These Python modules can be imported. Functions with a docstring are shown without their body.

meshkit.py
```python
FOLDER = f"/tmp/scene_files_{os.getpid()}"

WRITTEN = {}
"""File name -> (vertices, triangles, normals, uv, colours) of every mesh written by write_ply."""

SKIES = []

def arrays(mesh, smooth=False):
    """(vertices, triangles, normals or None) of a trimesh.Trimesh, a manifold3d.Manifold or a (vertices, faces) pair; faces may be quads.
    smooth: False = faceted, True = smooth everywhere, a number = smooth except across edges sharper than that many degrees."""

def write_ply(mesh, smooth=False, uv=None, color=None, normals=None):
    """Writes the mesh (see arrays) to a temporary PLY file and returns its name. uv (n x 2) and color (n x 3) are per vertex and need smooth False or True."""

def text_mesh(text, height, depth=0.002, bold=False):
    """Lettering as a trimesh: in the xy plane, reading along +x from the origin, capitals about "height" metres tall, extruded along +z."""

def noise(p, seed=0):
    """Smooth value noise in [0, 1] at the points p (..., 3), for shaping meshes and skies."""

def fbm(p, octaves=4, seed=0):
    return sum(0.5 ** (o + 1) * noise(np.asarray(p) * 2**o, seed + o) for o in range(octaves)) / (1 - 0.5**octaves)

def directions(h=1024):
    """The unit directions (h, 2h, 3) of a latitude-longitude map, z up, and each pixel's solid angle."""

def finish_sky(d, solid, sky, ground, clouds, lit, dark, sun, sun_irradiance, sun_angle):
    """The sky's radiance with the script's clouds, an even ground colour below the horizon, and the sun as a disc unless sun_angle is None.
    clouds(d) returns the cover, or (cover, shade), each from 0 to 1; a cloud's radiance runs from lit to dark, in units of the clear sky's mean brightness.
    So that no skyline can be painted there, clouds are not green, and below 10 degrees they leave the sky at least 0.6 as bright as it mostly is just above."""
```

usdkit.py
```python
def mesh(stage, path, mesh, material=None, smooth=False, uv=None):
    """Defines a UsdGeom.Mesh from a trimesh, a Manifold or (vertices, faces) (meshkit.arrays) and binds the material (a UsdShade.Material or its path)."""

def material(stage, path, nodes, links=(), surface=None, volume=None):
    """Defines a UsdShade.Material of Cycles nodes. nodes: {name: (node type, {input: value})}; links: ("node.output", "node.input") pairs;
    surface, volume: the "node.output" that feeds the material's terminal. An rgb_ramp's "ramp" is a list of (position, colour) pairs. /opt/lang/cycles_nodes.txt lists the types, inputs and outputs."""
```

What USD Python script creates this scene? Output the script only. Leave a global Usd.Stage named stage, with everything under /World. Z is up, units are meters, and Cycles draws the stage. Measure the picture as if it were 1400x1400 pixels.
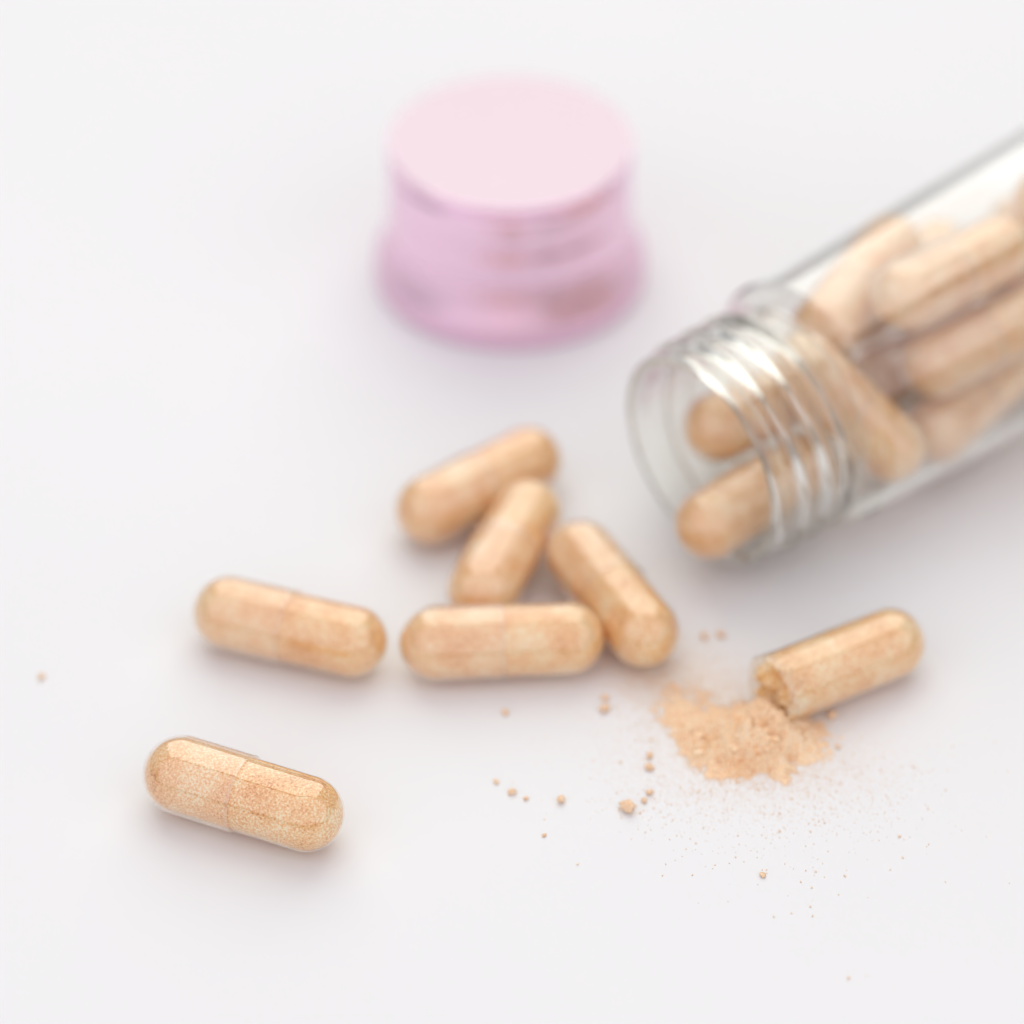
import math
import numpy as np
import trimesh
import usdkit
import meshkit
from pxr import Gf, Sdf, Usd, UsdGeom, UsdLux, UsdShade

stage = Usd.Stage.CreateInMemory()
UsdGeom.SetStageUpAxis(stage, UsdGeom.Tokens.z)
UsdGeom.SetStageMetersPerUnit(stage, 1.0)
UsdGeom.Xform.Define(stage, "/World")
UsdGeom.Scope.Define(stage, "/World/Looks")
MM = 0.001


# ------------------------------------------------------------------ camera, light, exposure
def look_at(eye, target, up=(0, 0, 1)):
    """Row-vector matrix of a frame at eye whose -z axis points at target."""
    e, t = np.array(eye, float), np.array(target, float)
    z = (e - t) / np.linalg.norm(e - t)
    x = np.cross(up, z)
    x /= np.linalg.norm(x)
    y = np.cross(z, x)
    m = np.eye(4)
    m[0, :3], m[1, :3], m[2, :3], m[3, :3] = x, y, z, e
    return Gf.Matrix4d(*m.ravel())


PITCH, DIST = math.radians(39.5), 0.350
EYE = (0.0, -DIST * math.cos(PITCH), DIST * math.sin(PITCH))
cam = UsdGeom.Camera.Define(stage, "/World/camera")
cam.AddTransformOp().Set(look_at(EYE, (0, 0, 0)))
cam.CreateHorizontalApertureAttr(36.0)
cam.CreateVerticalApertureAttr(36.0)
cam.CreateFocalLengthAttr(36.0 * 4522.0 / 1400.0)
cam.CreateFStopAttr(8.8)
cam.CreateFocusDistanceAttr(0.3085)
cam.CreateClippingRangeAttr(Gf.Vec2f(0.02, 50.0))
cam.CreateExposureAttr(-0.10)

DOME, KEY, FILL = 0.31, 1.80, 0.86
room = UsdLux.DomeLight.Define(stage, "/World/room_light")          # the even light of a bright white room
usdkit.material(stage, "/World/Looks/room_light", {"b": ("background_shader", {"color": (1.0, 0.965, 1.03), "strength": DOME})}, surface="b.background")
UsdShade.MaterialBindingAPI.Apply(room.GetPrim()).Bind(UsdShade.Material.Get(stage, "/World/Looks/room_light"))

key = UsdLux.RectLight.Define(stage, "/World/softbox_light")        # a large soft window light above and behind the things
ELEV, KD = math.radians(51.0), 1.6
key.AddTransformOp().Set(look_at((0.02, KD * math.cos(ELEV), KD * math.sin(ELEV)), (0, 0, 0)))
key.CreateWidthAttr(1.93)
key.CreateHeightAttr(2.0)
key.CreateIntensityAttr(KEY)
key.CreateColorAttr(Gf.Vec3f(1.0, 1.0, 0.93))

fill = UsdLux.RectLight.Define(stage, "/World/fill_light")           # huge dim fill lamp, added on the viewer's side only to lighten the shadows
fill.AddTransformOp().Set(look_at((0.0, -2.0 * math.cos(math.radians(52)), 2.0 * math.sin(math.radians(52))), (0, 0, 0)))
fill.CreateWidthAttr(8.0)
fill.CreateHeightAttr(3.6)
fill.CreateIntensityAttr(FILL)
fill.CreateColorAttr(Gf.Vec3f(1.0, 0.97, 1.025))


# ------------------------------------------------------------------ materials
def mat(name, nodes, links=(), surface="p.BSDF"):
    return usdkit.material(stage, "/World/Looks/" + name, nodes, links, surface=surface)


white = mat("white_table", {
    "geo": ("geometry", {}),
    "n": ("noise_texture", {"scale": 900.0, "detail": 4.0}),
    "big": ("noise_texture", {"scale": 14.0, "detail": 2.0}),
    "r": ("rgb_ramp", {"ramp": [(0.3, (0.80, 0.805, 0.81)), (0.7, (0.815, 0.82, 0.825))]}),
    "b": ("bump", {"strength": 0.12, "distance": 0.00003}),
    "p": ("principled_bsdf", {"roughness": 0.62, "specular_ior_level": 0.25}),
}, [("geo.position", "n.vector"), ("geo.position", "big.vector"), ("big.fac", "r.fac"), ("r.color", "p.base_color"), ("n.fac", "b.height"), ("b.normal", "p.normal")])


def powder_mat(name, ramp, scale, bump=0.6, dist=0.00012, sss=0.0):
    return mat(name, {
        "geo": ("geometry", {}),
        "n": ("noise_texture", {"scale": scale, "detail": 3.0, "roughness": 0.65}),
        "m": ("noise_texture", {"scale": scale * 0.08, "detail": 2.0}),
        "add": ("math", {"math_type": "multiply_add", "value2": 0.45, "value3": 0.0}),
        "sum": ("math", {"math_type": "add"}),
        "r": ("rgb_ramp", {"ramp": ramp}),
        "b": ("bump", {"strength": bump, "distance": dist}),
        "p": ("principled_bsdf", {"roughness": 0.95, "specular_ior_level": 0.15, "subsurface_weight": sss, "subsurface_scale": 0.001, "subsurface_radius": (1.0, 0.55, 0.3)}),
    }, [("geo.position", "n.vector"), ("geo.position", "m.vector"), ("m.fac", "add.value1"), ("n.fac", "sum.value1"), ("add.value", "sum.value2"),
        ("sum.value", "r.fac"), ("r.color", "p.base_color"), ("n.fac", "b.height"), ("b.normal", "p.normal")])


fill_powder = powder_mat("capsule_powder", [(0.50, (0.60, 0.25, 0.07)), (0.64, (0.87, 0.485, 0.21)), (0.76, (0.94, 0.61, 0.315)), (0.87, (0.98, 0.85, 0.64))], 4300.0, 0.4, sss=0.35)
pile_powder = powder_mat("loose_powder", [(0.50, (0.78, 0.45, 0.21)), (0.66, (0.94, 0.655, 0.41)), (0.85, (0.97, 0.79, 0.56))], 4200.0, 0.3)
dust_powder = powder_mat("dust_powder", [(0.45, (0.80, 0.56, 0.38)), (0.64, (0.88, 0.66, 0.47)), (0.85, (0.92, 0.78, 0.62))], 900.0, 0.0)


crumb_powder = powder_mat("crumb_powder", [(0.45, (0.70, 0.42, 0.24)), (0.64, (0.84, 0.57, 0.36)), (0.85, (0.92, 0.70, 0.50))], 2500.0, 0.3)


def gelatin(name, tint, haze, rough):
    """A thin clear sheet: what is behind shows through, the surface mirrors by Fresnel's law from both sides, a little milkiness."""
    return mat(name, {
        "geo": ("geometry", {}),
        "ior": ("map_range", {"from_min": 0.0, "from_max": 1.0, "to_min": 1.62, "to_max": 1 / 1.62}),
        "f": ("fresnel", {}),
        "t": ("transparent_bsdf", {"color": tint}),
        "d": ("diffuse_bsdf", {"color": (0.92, 0.74, 0.58)}),
        "g": ("glossy_bsdf", {"color": (1.0, 1.0, 1.0), "roughness": rough, "distribution": "ggx"}),
        "milk": ("mix_closure", {"fac": haze}),
        "k": ("math", {"math_type": "multiply", "value2": 2.0, "use_clamp": True}),
        "p": ("mix_closure", {}),
    }, [("geo.backfacing", "ior.value"), ("ior.result", "f.IOR"), ("t.BSDF", "milk.closure1"), ("d.BSDF", "milk.closure2"),
        ("f.fac", "k.value1"), ("k.value", "p.fac"), ("milk.closure", "p.closure1"), ("g.BSDF", "p.closure2")], surface="p.closure")


gel_cap = gelatin("gelatin_cap", (0.985, 0.955, 0.92), 0.13, 0.055)
gel_body = gelatin("gelatin_body", (0.985, 0.955, 0.91), 0.04, 0.05)
def pane(name, share, k, gloss):
    """Clear glass: a thin wall that passes light straight and mirrors by Fresnel's law; share = how much is bent as in solid glass."""
    nodes = {
        "geo": ("geometry", {}),
        "ior": ("map_range", {"from_min": 0.0, "from_max": 1.0, "to_min": 1.52, "to_max": 1 / 1.52}),
        "f": ("fresnel", {}),
        "lw": ("layer_weight", {"blend": 0.5}),
        "r": ("rgb_ramp", {"ramp": [(0.0, (0.99, 0.993, 0.988)), (0.75, (0.978, 0.985, 0.967)), (0.92, (0.93, 0.945, 0.905)), (1.0, (0.74, 0.77, 0.71))]}),   # longer way through the wall towards its edges
        "t": ("transparent_bsdf", {}),
        "g": ("glossy_bsdf", {"color": (1.0, 1.0, 1.0), "roughness": gloss, "distribution": "ggx"}),
        "k": ("math", {"math_type": "multiply", "value2": k, "use_clamp": True}),
        "p": ("mix_closure", {}),
        "s": ("principled_bsdf", {"base_color": (0.972, 0.99, 0.958), "transmission_weight": 1.0, "roughness": 0.0, "ior": 1.5}),
        "mix": ("mix_closure", {"fac": share}),
    }
    links = [("geo.backfacing", "ior.value"), ("ior.result", "f.IOR"), ("lw.facing", "r.fac"), ("r.color", "t.color"), ("f.fac", "k.value1"), ("k.value", "p.fac"),
             ("t.BSDF", "p.closure1"), ("g.BSDF", "p.closure2")]
    if share:
        return mat(name, nodes, links + [("p.closure", "mix.closure1"), ("s.BSDF", "mix.closure2")], surface="mix.closure")
    del nodes["s"], nodes["mix"]
    return mat(name, nodes, links, surface="p.closure")


glass = pane("clear_glass", 0.0, 2.4, 0.02)
neck_glass = pane("thick_neck_glass", 0.85, 1.2, 0.02)
pink_metal = mat("pink_metal", {
    "geo": ("geometry", {}),
    "n": ("noise_texture", {"scale": 500.0, "detail": 3.0}),
    "r": ("map_range", {"from_min": 0.0, "from_max": 1.0, "to_min": 0.17, "to_max": 0.22}),
    "p": ("principled_bsdf", {"base_color": (0.90, 0.63, 0.79), "metallic": 1.0}),
}, [("geo.position", "n.vector"), ("n.fac", "r.value"), ("r.result", "p.roughness")])

pink_skirt = mat("pink_brushed_metal", {
    "geo": ("geometry", {}),
    "n": ("noise_texture", {"scale": 500.0, "detail": 3.0}),
    "r": ("map_range", {"from_min": 0.0, "from_max": 1.0, "to_min": 0.36, "to_max": 0.44}),
    "p": ("principled_bsdf", {"base_color": (0.90, 0.63, 0.78), "metallic": 1.0}),
}, [("geo.position", "n.vector"), ("n.fac", "r.value"), ("r.result", "p.roughness")])
pink_top = mat("pink_satin_metal", {
    "geo": ("geometry", {}),
    "n": ("noise_texture", {"scale": 700.0, "detail": 3.0}),
    "r": ("map_range", {"from_min": 0.0, "from_max": 1.0, "to_min": 0.34, "to_max": 0.38}),
    "p": ("principled_bsdf", {"base_color": (0.535, 0.437, 0.495), "metallic": 1.0}),
}, [("geo.position", "n.vector"), ("n.fac", "r.value"), ("r.result", "p.roughness")])


# ------------------------------------------------------------------ helpers
used = {}


def numbered(name):
    n = used.get(name, 0)
    used[name] = n + 1
    return name if n == 0 else f"{name}_{n:03d}"


def tag(prim, label=None, category=None, group=None, kind=None):
    for k, v in (("label", label), ("category", category), ("group", group), ("kind", kind)):
        if v:
            prim.SetCustomDataByKey(k, v)
    return prim


def obj(name, mesh, material, parent="/World", smooth=True):
    path = f"{parent}/{name}" if parent != "/World" else "/World/" + numbered(name)
    return usdkit.mesh(stage, path, mesh, material, smooth=smooth).GetPrim()


def thing(name, matrix, label, category, group=None):
    x = UsdGeom.Xform.Define(stage, "/World/" + numbered(name))
    x.AddTransformOp().Set(matrix)
    return tag(x.GetPrim(), label, category, group)


def frame(u, v, w, p):
    """Row-vector matrix: local x, y, z axes go to u, v, w; the origin to p."""
    m = np.eye(4)
    m[0, :3], m[1, :3], m[2, :3], m[3, :3] = u, v, w, p
    return Gf.Matrix4d(*m.ravel())


def revolve_x(profile, n=72, close=False, warp=None):
    """Surface of revolution about x of (x, r) points in the order that makes normals point to the left of travel; smooth grid."""
    p = np.asarray(profile, float)
    th = np.linspace(0, 2 * np.pi, n, endpoint=False)
    v = np.stack([np.repeat(p[:, 0], n), np.outer(p[:, 1], np.cos(th)).ravel(), np.outer(p[:, 1], np.sin(th)).ravel()], 1)
    i = np.arange(len(p) - (0 if close else 1))[:, None]
    j = np.arange(n)[None, :]
    a, b = i * n + j, i * n + (j + 1) % n
    c, d = ((i + 1) % len(p)) * n + (j + 1) % n, ((i + 1) % len(p)) * n + j
    f = np.stack([a, b, c, d], -1).reshape(-1, 4)
    if warp is not None:
        v = warp(v, th)
    return v, f


def outward(v, f):
    """Turns a closed grid's faces so that its normals point out of the solid."""
    t = trimesh.Trimesh(v, np.vstack([f[:, [0, 1, 2]], f[:, [0, 2, 3]]]), process=False)
    return (v, f) if t.volume > 0 else (v, f[:, ::-1])


def merge(parts):
    vs, fs, n = [], [], 0
    for v, f in parts:
        f = np.asarray(f)
        if f.shape[1] == 4:
            f = np.vstack([f[:, [0, 1, 2]], f[:, [0, 2, 3]]])
        vs.append(np.asarray(v))
        fs.append(f + n)
        n += len(v)
    return np.vstack(vs), np.vstack(fs)


def arc(cx, cr, r, a0, a1, n):
    t = np.radians(np.linspace(a0, a1, n))
    return [(cx + r * math.cos(x), cr + r * math.sin(x)) for x in t]


# ------------------------------------------------------------------ the surface
table = trimesh.creation.box((3.0, 3.0, 0.02))
table.apply_translation((0, 0.6, -0.01))
tag(obj("table_surface", table, white, smooth=False), "plain matt white table surface under everything", None, None, "structure")

# ------------------------------------------------------------------ capsules
LEN, RC, RB = 20.6, 3.84, 3.64           # whole length, cap radius, body radius (mm)
SEAM = 0.2


def capsule_meshes():
    x0, x1 = -LEN / 2, LEN / 2
    e = 0.02
    dome = lambda r: [(x0 + r - r * math.cos(t), r * math.sin(t)) for t in np.linspace(0.012, math.pi / 2, 22)]
    cap = dome(RC) + [(x, RC) for x in np.linspace(x0 + RC + 0.3, SEAM - 0.07, 10)] + [(SEAM, RC - 0.03), (SEAM + 0.01, RC - 0.09), (SEAM - 0.03, RB + 0.015)]
    body = [(x, RB) for x in np.linspace(SEAM - 0.5, x1 - RB - 0.3, 12)] + [(x1 - RB + RB * math.sin(t), RB * math.cos(t)) for t in np.linspace(0, math.pi / 2 - 0.012, 22)]
    rp = RB - 0.12
    a, b = x0 + 0.3, x1 - 0.2
    core = [(a + rp - rp * math.cos(t), rp * math.sin(t)) for t in np.linspace(0.01, math.pi / 2, 26)]
    core += [(x, rp) for x in np.linspace(a + rp + 0.25, b - rp - 0.25, 48)]
    core += [(b - rp + rp * math.sin(t), rp * math.cos(t)) for t in np.linspace(0, math.pi / 2 - 0.01, 26)]

    def rough(v, th):
        d = v - np.stack([np.clip(v[:, 0], a + rp, b - rp), 0 * v[:, 0], 0 * v[:, 0]], 1)
        d /= np.linalg.norm(d, axis=1, keepdims=True)
        h = meshkit.fbm(v * 0.8 + 7, 4, 3) - 0.5
        return v + d * (0.10 * np.minimum(h, 0.25) - 0.02)[:, None]
    out = {}
    for name, p, w, n in (("capsule_cap", cap, None, 72), ("capsule_body", body, None, 72), ("powder_fill", core, rough, 96)):
        v, f = revolve_x(p, n, warp=w)
        out[name] = ((v + [0, 0, RC]) * MM, f)
    return out


cm = capsule_meshes()
master = stage.CreateClassPrim("/World/capsule_master")
master.SetTypeName("Xform")
for part, m in (("capsule_cap", gel_cap), ("capsule_body", gel_body), ("powder_fill", fill_powder)):
    usdkit.mesh(stage, f"/World/capsule_master/{part}", cm[part], m, smooth=True)


def capsule(centre, direction, roll, label, group):
    """A capsule whose middle is at centre (mm), its body end towards direction."""
    u = np.array(direction, float)
    u /= np.linalg.norm(u)
    side = np.cross((0, 0, 1.0), u)
    side /= np.linalg.norm(side)
    w = np.cross(u, side)
    v2 = math.cos(roll) * side + math.sin(roll) * w
    w2 = np.cross(u, v2)
    p = np.array(centre) * MM - w2 * RC * MM
    t = thing("powder_capsule", frame(u, v2, w2, p), label, "capsule", group)
    t.GetReferences().AddInternalReference("/World/capsule_master")
    t.SetInstanceable(True)


OUT = "capsules lying loose on the white surface"
lying = [   # x, y, heading of the body end (degrees), roll, label
    (-25.35, -46.42, -23.2, 0.3, "tan capsule with sharp grainy powder and clear seam, lying alone closest to the viewer"),
    (-22.19, -22.66, -19.0, 1.7, "pale tan capsule tilted down to the right, end to end beside the level capsule"),
    (-1.02, -24.80, 3.0, 2.6, "level capsule lying straight across in front of the leaning capsule of the cluster"),
    (-0.65, -11.05, 69.6, 4.1, "capsule pointing away between the level capsule and the rearmost capsule of the cluster"),
    (-3.46, -0.20, 39.1, 5.2, "blurred capsule at the back of the loose cluster, nearest the pink cap"),
    (10.10, -17.55, -63.1, 0.9, "capsule slanting down towards the powder, between the level capsule and the bottle mouth"),
]
for x, y, h, roll, label in lying:
    a = math.radians(h)
    capsule((x, y, RC), (math.cos(a), math.sin(a), 0), roll, label, OUT)

# ------------------------------------------------------------------ the glass bottle
TAPER = 0.046                                     # the body widens gently towards its base, so the vial lies with its axis rising a little
BR = 13.45                                         # body radius just behind the shoulder (mm)
HEAD, TILT = math.radians(38.5), math.atan(TAPER)
MOUTH = np.array([19.10, -7.35, 12.78])
AX = np.array([math.cos(HEAD) * math.cos(TILT), math.sin(HEAD) * math.cos(TILT), math.sin(TILT)])
LAT = np.array([math.sin(HEAD), -math.cos(HEAD), 0.0])
UP = np.cross(AX, -LAT)


def bottle_mesh():
    pitch, s0, turns, ridge, width = 3.05, 2.55, 3.0, 0.95, 0.62
    outer = [(0.45 - 0.45 * math.cos(t), 11.35 + 0.45 * math.sin(t)) for t in np.linspace(0, math.pi / 2, 7)]
    outer += [(s, 11.8) for s in np.linspace(0.6, 1.3, 5)] + [(1.5, 11.72), (1.7, 11.55), (1.9, 11.4)]
    outer += [(s, 11.35) for s in np.linspace(2.0, 13.0, 90)]
    sh = np.linspace(0, 1, 16)[1:]
    outer += [(13.0 + 1.7 * t, 11.35 + (BR - 11.35) * (t * t * (3 - 2 * t))) for t in sh]
    outer += [(s, BR + (s - 15) * TAPER) for s in np.linspace(15.2, 71.0, 24)]
    outer += arc(71.0, BR + 56 * TAPER - 2.0, 2.0, 90, 0, 10)
    outer += [(73.0, r) for r in np.linspace(13.0, 0.02, 8)]
    inner = [(s, 10.5) for s in np.linspace(12.6, 0.8, 18)]
    inner += [(0.45 - 0.45 * math.sin(t), 10.95 - 0.45 * math.cos(t)) for t in np.linspace(0, math.pi / 2, 6)]
    cut = 12.6
    neck = [p for p in outer if p[0] <= cut] + [(cut + 0.1, 11.3), (cut + 0.1, 10.6)] + [p for p in inner if p[0] <= cut]
    body = [(cut + 0.16, 11.32)] + [p for p in outer if p[0] > cut + 0.16]
    n = 288

    def threads(v, th):
        s, ang = v[:, 0], np.tile(th, len(neck))
        r = np.hypot(v[:, 1], v[:, 2])
        on = (r > 11.2) & (s > 1.8) & (s < 12.5)
        add = np.zeros(len(v))
        for k in range(-1, 4):
            pos = ang / (2 * np.pi) + k
            fade = np.clip(np.minimum(pos + 0.1, turns - pos) / 0.22, 0, 1)
            d = (s - (s0 + pitch * np.clip(pos, -0.1, turns))) / width
            add = np.maximum(add, ridge * np.exp(-d ** 4 * 0.7 - d ** 2 * 0.4) * fade)
        add[~on] = 0
        k = (r + add) / np.maximum(r, 1e-9)
        return np.stack([v[:, 0], v[:, 1] * k, v[:, 2] * k], 1)

    return outward(*revolve_x(neck, n, close=True, warp=threads)), outward(*revolve_x(body, 144))


neck_mesh, body_mesh = bottle_mesh()
m4 = frame(AX, -LAT, UP, (MOUTH - UP * 12.8) * MM)   # origin on the table below the mouth
b = thing("glass_bottle", m4, "clear glass vial lying open with a threaded neck, filled with tan capsules", "bottle")
for part, (v, f), m in (("bottle_body", body_mesh, glass), ("threaded_neck", neck_mesh, neck_glass)):
    obj(part, ((v + [0, 0, 12.8]) * MM, f), m, str(b.GetPath()), smooth=40)

INSIDE = "capsules inside the glass vial"
for s, l, z, az, el, label in [     # along the axis from the mouth, towards the viewer, above the axis (mm); heading, rise (degrees)
    (5.36, 2.69, -6.02, -2.27, -1.05, "capsule at the bottom of the bottle neck with its end poking out of the mouth"),
    (13.19, -4.55, -2.45, 2.17, -2, "capsule in the bottle neck whose round end shows above the one poking out"),
    (16.69, 4.08, 0.52, 51.41, -45.69, "capsule lying crosswise in the shoulder of the bottle behind the threads"),
    (34.13, 5.1, -6.97, -11.4, 0.46, "long capsule lying along the lower front wall of the bottle"),
    (36.01, -4.49, -8.04, 2.53, -0.23, "capsule low in the bottle behind the lower front one, nearly hidden"),
    (36.09, -8.92, -0.55, -5.5, 5.48, "capsule against the back wall of the bottle, below the topmost one"),
    (34.52, 5.51, 1.2, 5.1, 1.57, "capsule whose round end faces the mouth, lying on the lower front one in the bottle"),
    (32.71, 2.18, 8.93, 0.42, -1.92, "topmost capsule near the bottle shoulder, right under the bright reflection on the glass"),
    (26.4, -5.2, 5.75, -16.23, 11.09, "slanting capsule just behind the crosswise one in the bottle shoulder"),
    (46.83, 0.8, 2.59, 35.37, -7.63, "capsule lying askew deep in the bottle at the edge of the picture"),
    (55.05, 6.52, -8.78, 1.15, -2.84, "capsule low in the rear half of the bottle, towards the viewer"),
    (57.02, -5.43, -8.9, 2.63, -1.07, "capsule low in the rear half of the bottle, on the far side"),
    (58.78, -7.19, 0.14, -4.97, -1.2, "capsule against the far wall in the rear half of the bottle"),
    (53.83, 2.3, 10.51, 9.31, 1.74, "uppermost capsule in the bottle where the picture cuts it off"),
    (62.94, 9.81, 4.9, -0.91, 1.04, "capsule against the near wall close to the bottle base"),
]:
    a, e = math.radians(az), math.radians(el)
    d = math.cos(e) * math.cos(a) * AX + math.cos(e) * math.sin(a) * LAT + math.sin(e) * UP
    capsule(MOUTH + s * AX + l * LAT + z * UP, d, s, label, INSIDE)

# ------------------------------------------------------------------ the pink screw cap
CR, CF, CH = 13.85, 15.5, 18.1
top_prof = [(CH - 0.06, 0.02)] + [(CH - 0.06, r) for r in np.linspace(1, CR - 0.5, 8)] + [(CH - 0.03, CR - 0.4), (CH, CR - 0.3)]
cap_prof = [(CH, CR - 0.3)] + arc(CH - 0.3, CR - 0.3, 0.3, 0, 90, 7)
cap_prof += [(CH - 0.7, CR - 0.03), (CH - 1.0, CR - 0.28), (CH - 1.3, CR - 0.34), (CH - 1.6, CR - 0.24), (CH - 1.9, CR - 0.05)]
cap_prof += [(h, CR) for h in np.linspace(CH - 2.1, 12.6, 8)] + [(12.2, CR - 0.12), (11.8, CR - 0.25), (11.4, CR - 0.12), (11.0, CR)]
cap_prof += [(h, CR) for h in np.linspace(10.5, 7.4, 5)]
skirt_prof = [(7.4 - 4.4 * t, CR - 0.02 + (CF - CR) * (0.55 * t + 0.45 * t * t)) for t in np.linspace(0, 1, 12)]
skirt_prof += [(h, CF) for h in np.linspace(2.7, 0.7, 6)] + arc(0.5, CF - 0.5, 0.5, 90, 180, 6) + [(0.0, CF - 1.4)] + [(h, CR - 0.9) for h in (0.4, 4.0, 7.4)]


def upright(profile, n=128):
    v, f = revolve_x(profile, n)
    return np.stack([v[:, 1], v[:, 2], v[:, 0]], 1) * MM, f[:, ::-1]


t = thing("bottle_cap", frame((1, 0, 0), (0, 1, 0), (0, 0, 1), (-0.2 * MM, 43.8 * MM, 0)), "shiny pink metal screw cap with a flared skirt, standing on the white surface", "bottle cap")
obj("cap_top", upright(top_prof[::-1]), pink_top, str(t.GetPath()), smooth=50)
obj("cap_shell", upright(cap_prof[::-1]), pink_metal, str(t.GetPath()), smooth=50)
obj("flared_skirt", upright(skirt_prof[::-1]), pink_skirt, str(t.GetPath()), smooth=50)

# ------------------------------------------------------------------ the opened capsule half
OH = math.radians(29.6)


def opened_meshes():
    n, length, r = 96, 17.9, RB
    prof = [(x, r) for x in np.linspace(0, length - r - 0.3, 20)] + [(length - r + r * math.sin(t), r * math.cos(t)) for t in np.linspace(0, math.pi / 2 - 0.012, 22)]
    prof = [(0.05, r - 0.17), (-0.02, r - 0.12), (-0.02, r - 0.03)] + prof[1:]

    def rim(v, th):
        ang = np.tile(th, len(prof))
        k = np.clip(1 - v[:, 0] / 3.0, 0, 1) ** 2
        q = 1 + 0.035 * k * np.sin(2 * ang + 0.6)
        return np.stack([v[:, 0] + k * (0.35 * np.sin(ang * 3 + 1) * 0.5 + 0.25 * np.sin(ang)), v[:, 1] * q, v[:, 2] * q], 1)
    shell = revolve_x(prof, n, warp=rim)
    rp = r - 0.20
    core = [(0.9, q) for q in np.linspace(0.02, rp - 0.1, 22)] + [(x, rp) for x in np.linspace(1.0, length - 0.25 - rp, 40)]
    core += [(length - 0.25 - rp + rp * math.sin(t), rp * math.cos(t)) for t in np.linspace(0, math.pi / 2 - 0.01, 20)]

    def rough(v, th):
        rad = np.hypot(v[:, 1], v[:, 2])
        front = np.clip(1 - (v[:, 0] - 0.9) / 2.5, 0, 1)
        h = meshkit.fbm(v * 0.9 + 3, 5, 8) - 0.5
        x = v[:, 0] + front * (0.25 + 0.12 * v[:, 2] + 4.0 * h)
        return np.stack([np.maximum(x, 0.12), v[:, 1], v[:, 2]], 1)
    plug = revolve_x(core, n, warp=rough)
    return shell, plug


shell, plug = opened_meshes()
t = thing("opened_capsule", frame((math.cos(OH), math.sin(OH), 0), (-math.sin(OH), math.cos(OH), 0), (0, 0, 1), (25.1 * MM, -32.07 * MM, 0)),
          "opened capsule half spilling tan powder from its open end", "capsule")
obj("capsule_body", ((shell[0] + [0, 0, RB]) * MM, shell[1]), gel_body, str(t.GetPath()))
obj("powder_fill", ((plug[0] + [0, 0, RB]) * MM, plug[1]), fill_powder, str(t.GetPath()))

# ------------------------------------------------------------------ the spilled powder
rng = np.random.default_rng(11)


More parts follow.
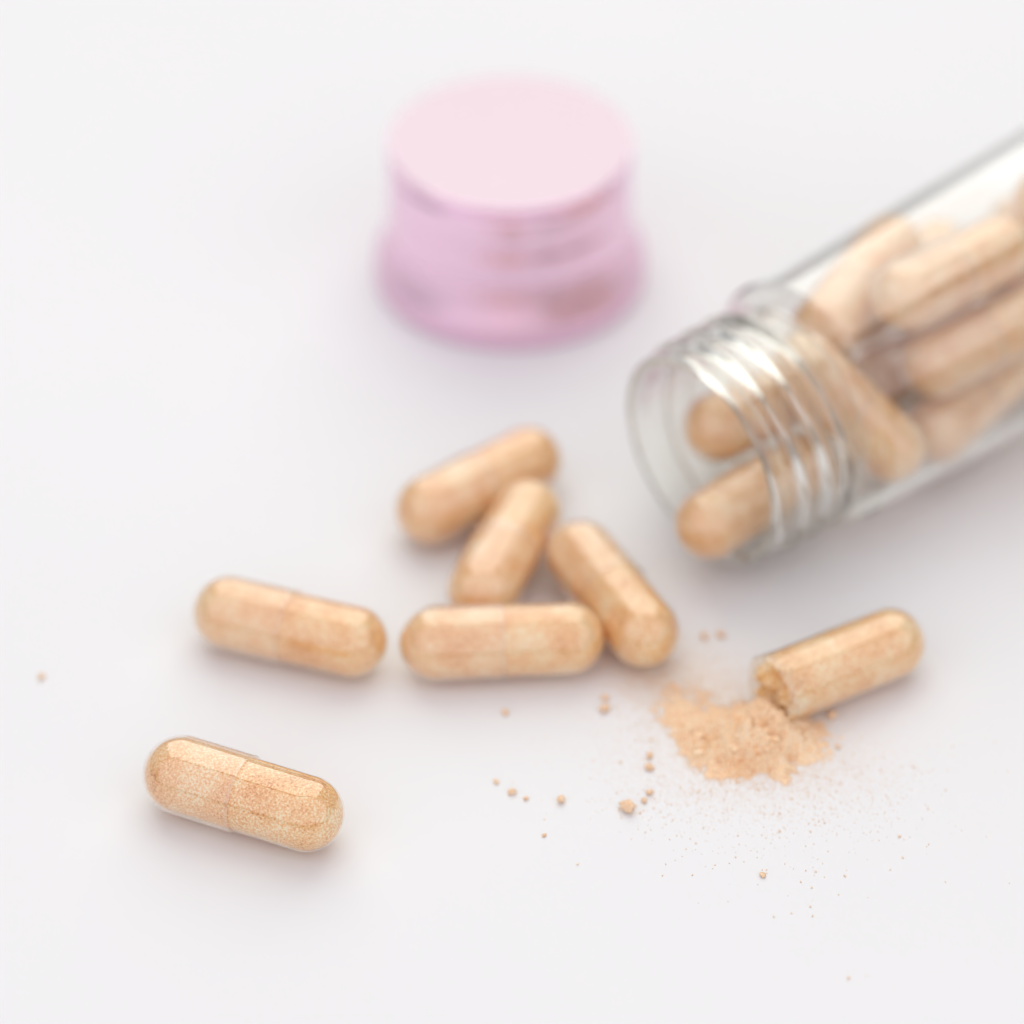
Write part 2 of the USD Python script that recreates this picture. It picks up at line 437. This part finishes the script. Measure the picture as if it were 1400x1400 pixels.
def pile_height(x, y):
    p = np.stack([x, y, 0 * x], -1)
    g = lambda cx, cy, sx, sy, h, rot=0.0: h * np.exp(-(((x - cx) * math.cos(rot) + (y - cy) * math.sin(rot)) / sx) ** 2 - ((-(x - cx) * math.sin(rot) + (y - cy) * math.cos(rot)) / sy) ** 2)
    h = g(23.4, -36.8, 3.7, 2.8, 2.6) + g(24.6, -34.2, 3.4, 2.6, 2.3) + g(19.0, -33.6, 4.2, 3.0, 0.75, -0.5) + g(28.0, -34.6, 2.8, 2.4, 0.55)
    h += g(15.8, -28.6, 3.0, 3.0, 0.30, -0.7) + g(25.0, -31.8, 2.2, 1.6, 1.7) + g(17.6, -34.2, 1.3, 0.9, 0.5) + g(19.6, -37.6, 1.6, 0.6, 0.7, -0.2)
    n1 = meshkit.fbm(p * 0.42 + 5, 3, 21) - 0.5
    n2 = meshkit.fbm(p * 0.95 + 9, 5, 5) - 0.5
    n3 = meshkit.noise(p * 4.5, 9) - 0.5
    n4 = meshkit.noise(p * 2.2 + 3, 14) - 0.5
    body = np.clip(h / 1.0, 0, 1)
    rough = np.clip((-y - 31) / 5, 0.3, 1)
    return h * (1 + 0.8 * n1) + body * rough * (2.9 * n2 + 0.75 * n4 + 0.30 * n3) + 0.34 * n1 + 0.30 * n2 + 0.16 * n3 + 0.10 * n4 - 0.27


step = 0.1
gx, gy = np.meshgrid(np.arange(8, 36, step), np.arange(-46, -20, step))
hh = pile_height(gx, gy)
nx, ny = gx.shape[1], gx.shape[0]
V = np.stack([gx, gy, np.where(hh > 0, hh, np.maximum(hh, -0.06))], -1).reshape(-1, 3)
idx = np.arange(nx * ny).reshape(ny, nx)
q = np.stack([idx[:-1, :-1], idx[:-1, 1:], idx[1:, 1:], idx[1:, :-1]], -1).reshape(-1, 4)
q = q[(hh.reshape(-1)[q] > 0).any(1)]
uniq, inv = np.unique(q, return_inverse=True)
parts = [(V[uniq], inv.reshape(-1, 4))]
ico = trimesh.creation.icosphere(2)
base_dirs = np.array(ico.vertices)


def lump(size, seed, flat=0.75):
    """A crumb of stuck powder: an uneven ball."""
    d = base_dirs
    k = 1 + 1.1 * (meshkit.fbm(d * 1.4 + seed * 3.7, 3, seed) - 0.5) + 0.3 * (meshkit.noise(d * 4 + seed, seed + 1) - 0.5)
    return d * k[:, None] * size / 2 * [1.18, 0.92, flat]


for k in range(110):                                             # clods on the heap
    x, y = rng.normal((23.4, -37.2), (3.6, 2.6))
    h = float(pile_height(np.array([x]), np.array([y]))[0])
    if h > 0.15:
        parts.append((lump(rng.choice([0.25, 0.35, 0.5, 0.8], p=[.4, .3, .2, .1]), 100 + k) + [x, y, h + 0.05], np.array(ico.faces)))
pv, pf = merge(parts)
tag(obj("powder_heap", (pv * MM, pf), pile_powder), "heap of fine tan powder spilled in front of the opened capsule", "powder", None, "stuff")

# crumbs one can count: x, y, size (mm), label
CRUMBS = [
    (11.02, -44.75, 1.45, "largest crumb of tan powder, an oval lump in front of the column of crumbs"),
    (4.69, -43.56, 0.88, "round orange tan crumb standing alone midway between two crumb groups"),
    (0.0, -42.46, 0.80, "reddish crumb between two smaller greyish crumbs"),
    (-1.55, -40.96, 0.56, "small greyish crumb at the outer end of the crumb row"),
    (1.33, -43.26, 0.50, "pale crumb just beside the reddish crumb"),
    (13.23, -39.03, 0.85, "tan crumb just below the topmost crumb of the column beside the heap"),
    (13.35, -37.40, 0.72, "topmost tan crumb of the column beside the heap"),
    (13.19, -42.56, 0.65, "upper crumb of the touching pair above the largest crumb"),
    (12.66, -43.56, 0.56, "lower crumb of the touching pair above the largest crumb"),
    (9.16, -30.85, 1.05, "blurred crumb in front of the slanting capsule's lower end, larger of two"),
    (9.20, -29.15, 0.72, "smaller blurred crumb close to the slanting capsule's lower end"),
    (-0.65, -31.27, 0.72, "faint crumb in front of the level capsule"),
    (31.52, -31.80, 1.0, "orange crumb beside the underside of the opened capsule"),
    (23.42, -53.46, 0.62, "lone dark crumb far in front of the powder heap"),
    (-46.91, -26.04, 0.72, "lone crumb far off by itself beyond the pale tilted capsule"),
    (21.10, -19.78, 0.95, "blurred orange crumb behind the heap below the bottle mouth"),
    (19.46, -20.01, 0.85, "paler blurred crumb next to the orange one below the bottle mouth"),
    (3.04, -48.18, 0.42, "tiny grey speck of powder in front of the round lone crumb"),
    (31.70, -36.07, 0.57, "small crumb at the heap's edge in front of the opened capsule's shadow"),
    (30.40, -66.29, 0.30, "faint yellowish crumb nearest the viewer of all"),
]
for k, (x, y, d, label) in enumerate(CRUMBS):
    flat = 0.72
    c = lump(d * 0.9, 30 + k, flat)
    ca, sa = math.cos(k * 1.9 - 0.5), math.sin(k * 1.9 - 0.5)
    c[:, :2] = c[:, :2] @ np.array([[ca, sa], [-sa, ca]])
    c[:, 2] -= c[:, 2].min() + 0.01
    o = UsdGeom.Xform.Define(stage, "/World/" + numbered("powder_crumb"))
    o.AddTranslateOp().Set(Gf.Vec3d(x * MM, y * MM, 0))
    usdkit.mesh(stage, str(o.GetPath()) + "/crumb", (c * MM, np.array(ico.faces)), crumb_powder, smooth=True)
    tag(o.GetPrim(), label, "crumb", "crumbs of spilled powder")

# dust nobody could count
TET = np.array([[1, 1, 1], [1, -1, -1], [-1, 1, -1], [-1, -1, 1]], float) / 1.9
TF = np.array([[0, 1, 2], [0, 3, 1], [0, 2, 3], [1, 3, 2]])[:, ::-1]
clouds = [  # centre, spread, angle, count, grain size
    ((18.5, -25.5), (4.2, 3.0), -0.6, 9000, 0.065), ((14.0, -26.5), (2.6, 2.2), -0.7, 5200, 0.075), ((22.0, -33.5), (6.5, 4.6), 0, 15000, 0.075),
    ((25.5, -41.5), (6.0, 3.0), 0.1, 2000, 0.085), ((31.5, -38.0), (3.8, 3.0), 0.2, 1300, 0.08), ((26.0, -45.0), (7.5, 4.5), 0.2, 230, 0.14),
    ((18.0, -42.0), (5.5, 4.0), 0, 200, 0.12), ((33.0, -42.0), (6.5, 4.5), 0, 130, 0.12), ((25.0, -50.0), (9.0, 5.0), 0, 45, 0.18),
    ((14.0, -38.0), (3.0, 5.0), 0, 200, 0.11), ((8.0, -42.0), (5.0, 4.0), 0, 22, 0.16),
]
P, S = [], []
for (cx, cy), (sx, sy), rot, n, size in clouds:
    a = rng.normal(0, 1, (n, 2)) * [sx, sy]
    P.append(np.stack([cx + a[:, 0] * math.cos(rot) - a[:, 1] * math.sin(rot), cy + a[:, 0] * math.sin(rot) + a[:, 1] * math.cos(rot)], 1))
    S.append(size * np.exp(rng.normal(0, 0.35, n)))
P = np.vstack(P + [np.array([(27.89, -54.97), (27.58, -57.39), (27.7, -58.6), (24.12, -58.69), (12.2, -45.14), (13.57, -35.03), (10.49, -38.22), (1.4, -43.36)])])
S = np.concatenate(S + [np.array([.3, .32, .28, .3, .34, .5, .45, .3])])
ring = rng.uniform((9, -46), (36, -21), (420000, 2))           # the heap thins out into dust all round
hr = pile_height(ring[:, 0], ring[:, 1])
far = np.exp(-((ring[:, 0] - 22) / 7.5) ** 4 - ((ring[:, 1] + 34) / 7.5) ** 4)
ring = ring[(hr < 0.05) & (rng.random(len(ring)) < 0.8 * far * np.exp(np.minimum(hr, 0) / 0.085))]
P, S = np.vstack([P, ring]), np.concatenate([S, 0.075 * np.exp(rng.normal(0, 0.3, len(ring)))])
h = np.maximum(pile_height(P[:, 0], P[:, 1]), 0)
R = trimesh.transformations
rot = np.stack([R.random_rotation_matrix(rng.random(3))[:3, :3] for _ in range(400)])[rng.integers(0, 400, len(P))]
verts = np.einsum("nij,kj->nki", rot, TET) * S[:, None, None] * 0.6 + np.concatenate([P, (h + S * 0.2)[:, None]], 1)[:, None, :]
faces = (np.arange(len(P))[:, None, None] * 4 + TF[None]).reshape(-1, 3)
tag(obj("powder_dust", (verts.reshape(-1, 3) * MM, faces), dust_powder, smooth=False), "fine tan dust scattered thinly round the spilled powder", "dust", None, "stuff")
